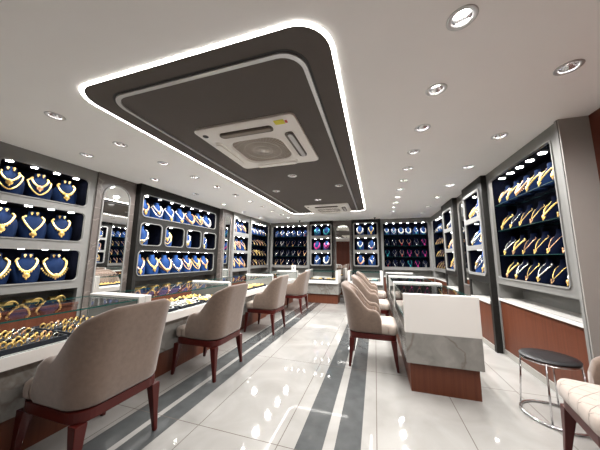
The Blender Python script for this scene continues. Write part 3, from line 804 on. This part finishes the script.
# small white sign standing on the end of the fourth left desk
sg = thing('table_sign', 'small white standing card with a dark mark on the far left desk end', 'sign', (-2.16, 6.39, .8315), .1)
MB().box(-.06, .06, -.006, .006, 0, .15).build('card', 'white_gloss', sg, bevel=.002)
MB().prism([(-.018, .05), (.018, .05), (.004, .075), (.022, .105), (-.022, .105), (-.004, .075)], [], Y(-.0085, -.0062)).build('printed_mark', 'black_dot', sg)

# ------------------------------------------------------------------ chairs (front = local +x)
def make_chair():
    t = thing('armchair', 'x', 'chair')
    N = 56
    A, F, BK, RC = .268, .085, -.283, .14
    # plan path, arclength parameter
    path = []
    L1 = F-(BK+RC); LA = RC*PI/2; L2 = 2*(A-RC); tot = 2*L1+2*LA+L2
    def plan(s):
        if s < L1: return (F-s, A, 0, 1)
        s -= L1
        if s < LA: a = s/RC; return (BK+RC-RC*math.sin(a), A-RC+RC*math.cos(a), -math.sin(a), math.cos(a))
        s -= LA
        if s < L2: return (BK, A-RC-s, -1, 0)
        s -= L2
        if s < LA: a = s/RC; return (BK+RC-RC*math.cos(a), -(A-RC)-RC*math.sin(a), -math.cos(a), -math.sin(a))
        s -= LA
        return (BK+RC+s, -A, 0, -1)
    def sm(t): t = max(0, min(1, t)); return t*t*(3-2*t)
    def top(s):
        q = min(s, tot-s)
        h = .522+.095*math.sqrt(max(0, 1-(1-min(1, q/.085))**2))
        h += .20*sm((q-.11)/.18)
        h += .070*sm((q-.21)/.22)
        return h
    def point(s, z, off):
        x, y, nx, ny = plan(s); h = top(s); k = max(0, z-.37)/.5
        fl = .020*k
        lean = -.062*k*k
        wgt = max(0, min(1, (F-x)/.3))
        return (x+nx*(fl+off)+lean*wgt, y+ny*(fl+off), z)
    TH = .062
    rings = []; inner = []
    S = [tot*i/N for i in range(N+1)]
    for s in S:
        h = top(s); z0 = .362
        r = [point(s, z0+.01, -.008), point(s, z0+.03, 0)]
        for t_ in (.25, .5, .75): r.append(point(s, z0+.03+(h-.03-z0-.03)*t_, .004))
        for a in range(0, 7):
            an = PI*a/6; r.append(point(s, h-.03+.03*math.sin(an), -TH/2+TH/2*math.cos(an)))
        for t_ in (.66, .33): r.append(point(s, .40+(h-.03-.40)*t_, -TH))
        r.append(point(s, z0+.01, -TH))
        rings.append(r)
        inner.append([point(s, .44+(h-.045-.44)*t_, -TH-.012*math.sin(PI*min(1, t_*1.02+.02))-.002) for t_ in (0, .15, .35, .55, .75, .92, 1.)])
    b = MB().rings(rings); b.build('backrest', 'velvet_taupe', t, True, angle=70)
    # quilted lining inside the shell
    il = MB()
    front_ = inner[2:-2]
    il.rings([list(r) for r in front_], False, False, False)
    li = il.build('back_cushion', 'velvet_inner', t, True)
    li.modifiers.new('solid', 'SOLIDIFY').thickness = .004
    # seat
    loops = []
    for ins_, z in ((.012, .363), (.0, .375), (-.004, .41), (.0, .44), (.012, .455), (.05, .463), (.13, .466)):
        loops.append([(p[0], p[1], z) for p in rrect(-.23+ins_, .25-ins_, -.252+ins_, .252-ins_, max(.02, .07-ins_), 5)])
    # keep the rear of the seat inside the shell
    loops = [[(x, max(-.202, min(.202, y)) if x < .10 else y, z) for x, y, z in l] for l in loops]
    MB().rings(loops).build('seat', 'velvet_seat', t, True, angle=60)
    # wooden apron and legs
    MB().prism(rrect(-.264, .236, -.254, .254, .09, 6), [rrect(-.20, .18, -.215, .215, .05, 6)], Zp(.305, .361)).build('apron', 'wood_leg', t, bevel=.003)
    for sx in (-1, 1):
        for sy in (-1, 1):
            cx = .202 if sx > 0 else -.230
            r = []
            for z, w, dx, dy in ((.304, .030, 0, 0), (.24, .026, .006, .004), (.12, .018, .018, .010), (0, .0125, .032, .016)):
                x0, y0 = cx+sx*dx, sy*(.224+dy)
                r.append([(x0+a*w, y0+b_*w, z) for a, b_ in ((-1, -1), (1, -1), (1, 1), (-1, 1))])
            MB().rings(r).build('leg', 'wood_leg', t, bevel=.004)
    return t
ch = make_chair(); ck = [(c, []) for c in children(ch)]
chairs = [((-1.74, 1.205), PI, 'large looking brown velvet armchair nearest the camera, at the first left desk'),
          ((-1.757, 2.35), PI, 'brown velvet armchair at the second desk of the left aisle'),
          ((-1.79, 3.83), PI, 'brown velvet armchair at the third desk of the left aisle'),
          ((-1.81, 5.37), PI, 'brown velvet armchair at the fourth left desk, farthest along the left aisle'),
          ((-.04, 3.11), 0., 'brown velvet armchair nearest in the right row, beside the broad white desk end'),
          ((-.045, 4.45), 0., 'middle brown velvet armchair of the three along the right row of desks'),
          ((-.05, 5.70), 0., 'farthest brown velvet armchair of the three along the right row of desks'),
          ((1.235, 1.725), PI-.20, 'brown velvet armchair cut off at the lower right beside the black stool')]
for i, ((x, y), rz, lab) in enumerate(chairs):
    if i == 0: ch.location = (x, y, 0); ch.rotation_euler = (0, 0, rz); ch['label'] = lab; ch['group'] = 'velvet armchairs'
    else:
        r = dup(ch, ck, (x, y, 0), rz, lab, 'velvet armchairs')

# ------------------------------------------------------------------ stool
t = thing('round_stool', 'low round stool with black seat and chrome wire legs on the right', 'stool', (1.265, 2.475, 0), .2)
MB().lathe([(.001, .415), (.165, .415), (.174, .418), (.175, .428), (.170, .433), (.10, .435), (.001, .435)], 40).build('seat', 'black_gloss', t, True, angle=50)
MB().tube([(.168*math.cos(2*PI*k/40), .168*math.sin(2*PI*k/40), .408) for k in range(40)], .006, 8, True).build('seat_ring', 'chrome', t, True)
MB().tube([(.20*math.cos(2*PI*k/48), .20*math.sin(2*PI*k/48), .0095) for k in range(48)], .009, 8, True).build('base_ring', 'chrome', t, True)
for k in range(4):
    a = PI/4+k*PI/2; c, s = math.cos(a), math.sin(a)
    MB().tube([(.168*c, .168*s, .406), (.183*c, .183*s, .20), (.199*c, .199*s, .016)], .006, 8).build('leg', 'chrome', t, True)

# ------------------------------------------------------------------ small ceiling cameras
for x, lab in ((-2.20, 'small black security camera on the ceiling above the back left shelves'), (.03, 'small black security camera on the ceiling above the back right shelves')):
    t = thing('security_camera', lab, 'camera', (x, 7.05, H))
    MB().lathe([(.03, -.001), (.03, -.012), (.012, -.016), (.012, -.03)], 14, cap1=True, cap0=True).build('mount', 'black_dot', t, True, angle=40)
    MB().ball((0, -.015, -.045), .026, (.9, 1.3, .8), 12).build('camera_body', 'black_gloss', t, True)

# drop the unplaced prototypes
for o in list(PB.values())+list(NK.values()):
    for c in children(o): bpy.data.objects.remove(c)
    bpy.data.objects.remove(o)

# ------------------------------------------------------------------ world and view
w = bpy.data.worlds.new('world'); SC.world = w; w.use_nodes = True
w.node_tree.nodes['Background'].inputs[0].default_value = (.02, .02, .02, 1)
vs = SC.view_settings
vs.view_transform = 'Standard'; vs.look = 'None'; vs.exposure = 1.05; vs.gamma = 1.; vs.use_curve_mapping = False
SC.cycles.max_bounces = 10; SC.cycles.transparent_max_bounces = 16; SC.cycles.diffuse_bounces = 5; SC.cycles.glossy_bounces = 5
SC.cycles.caustics_reflective = False; SC.cycles.caustics_refractive = False
SC.cycles.sample_clamp_indirect = 4.; SC.cycles.use_light_tree = True
SC.cycles.use_denoising = True
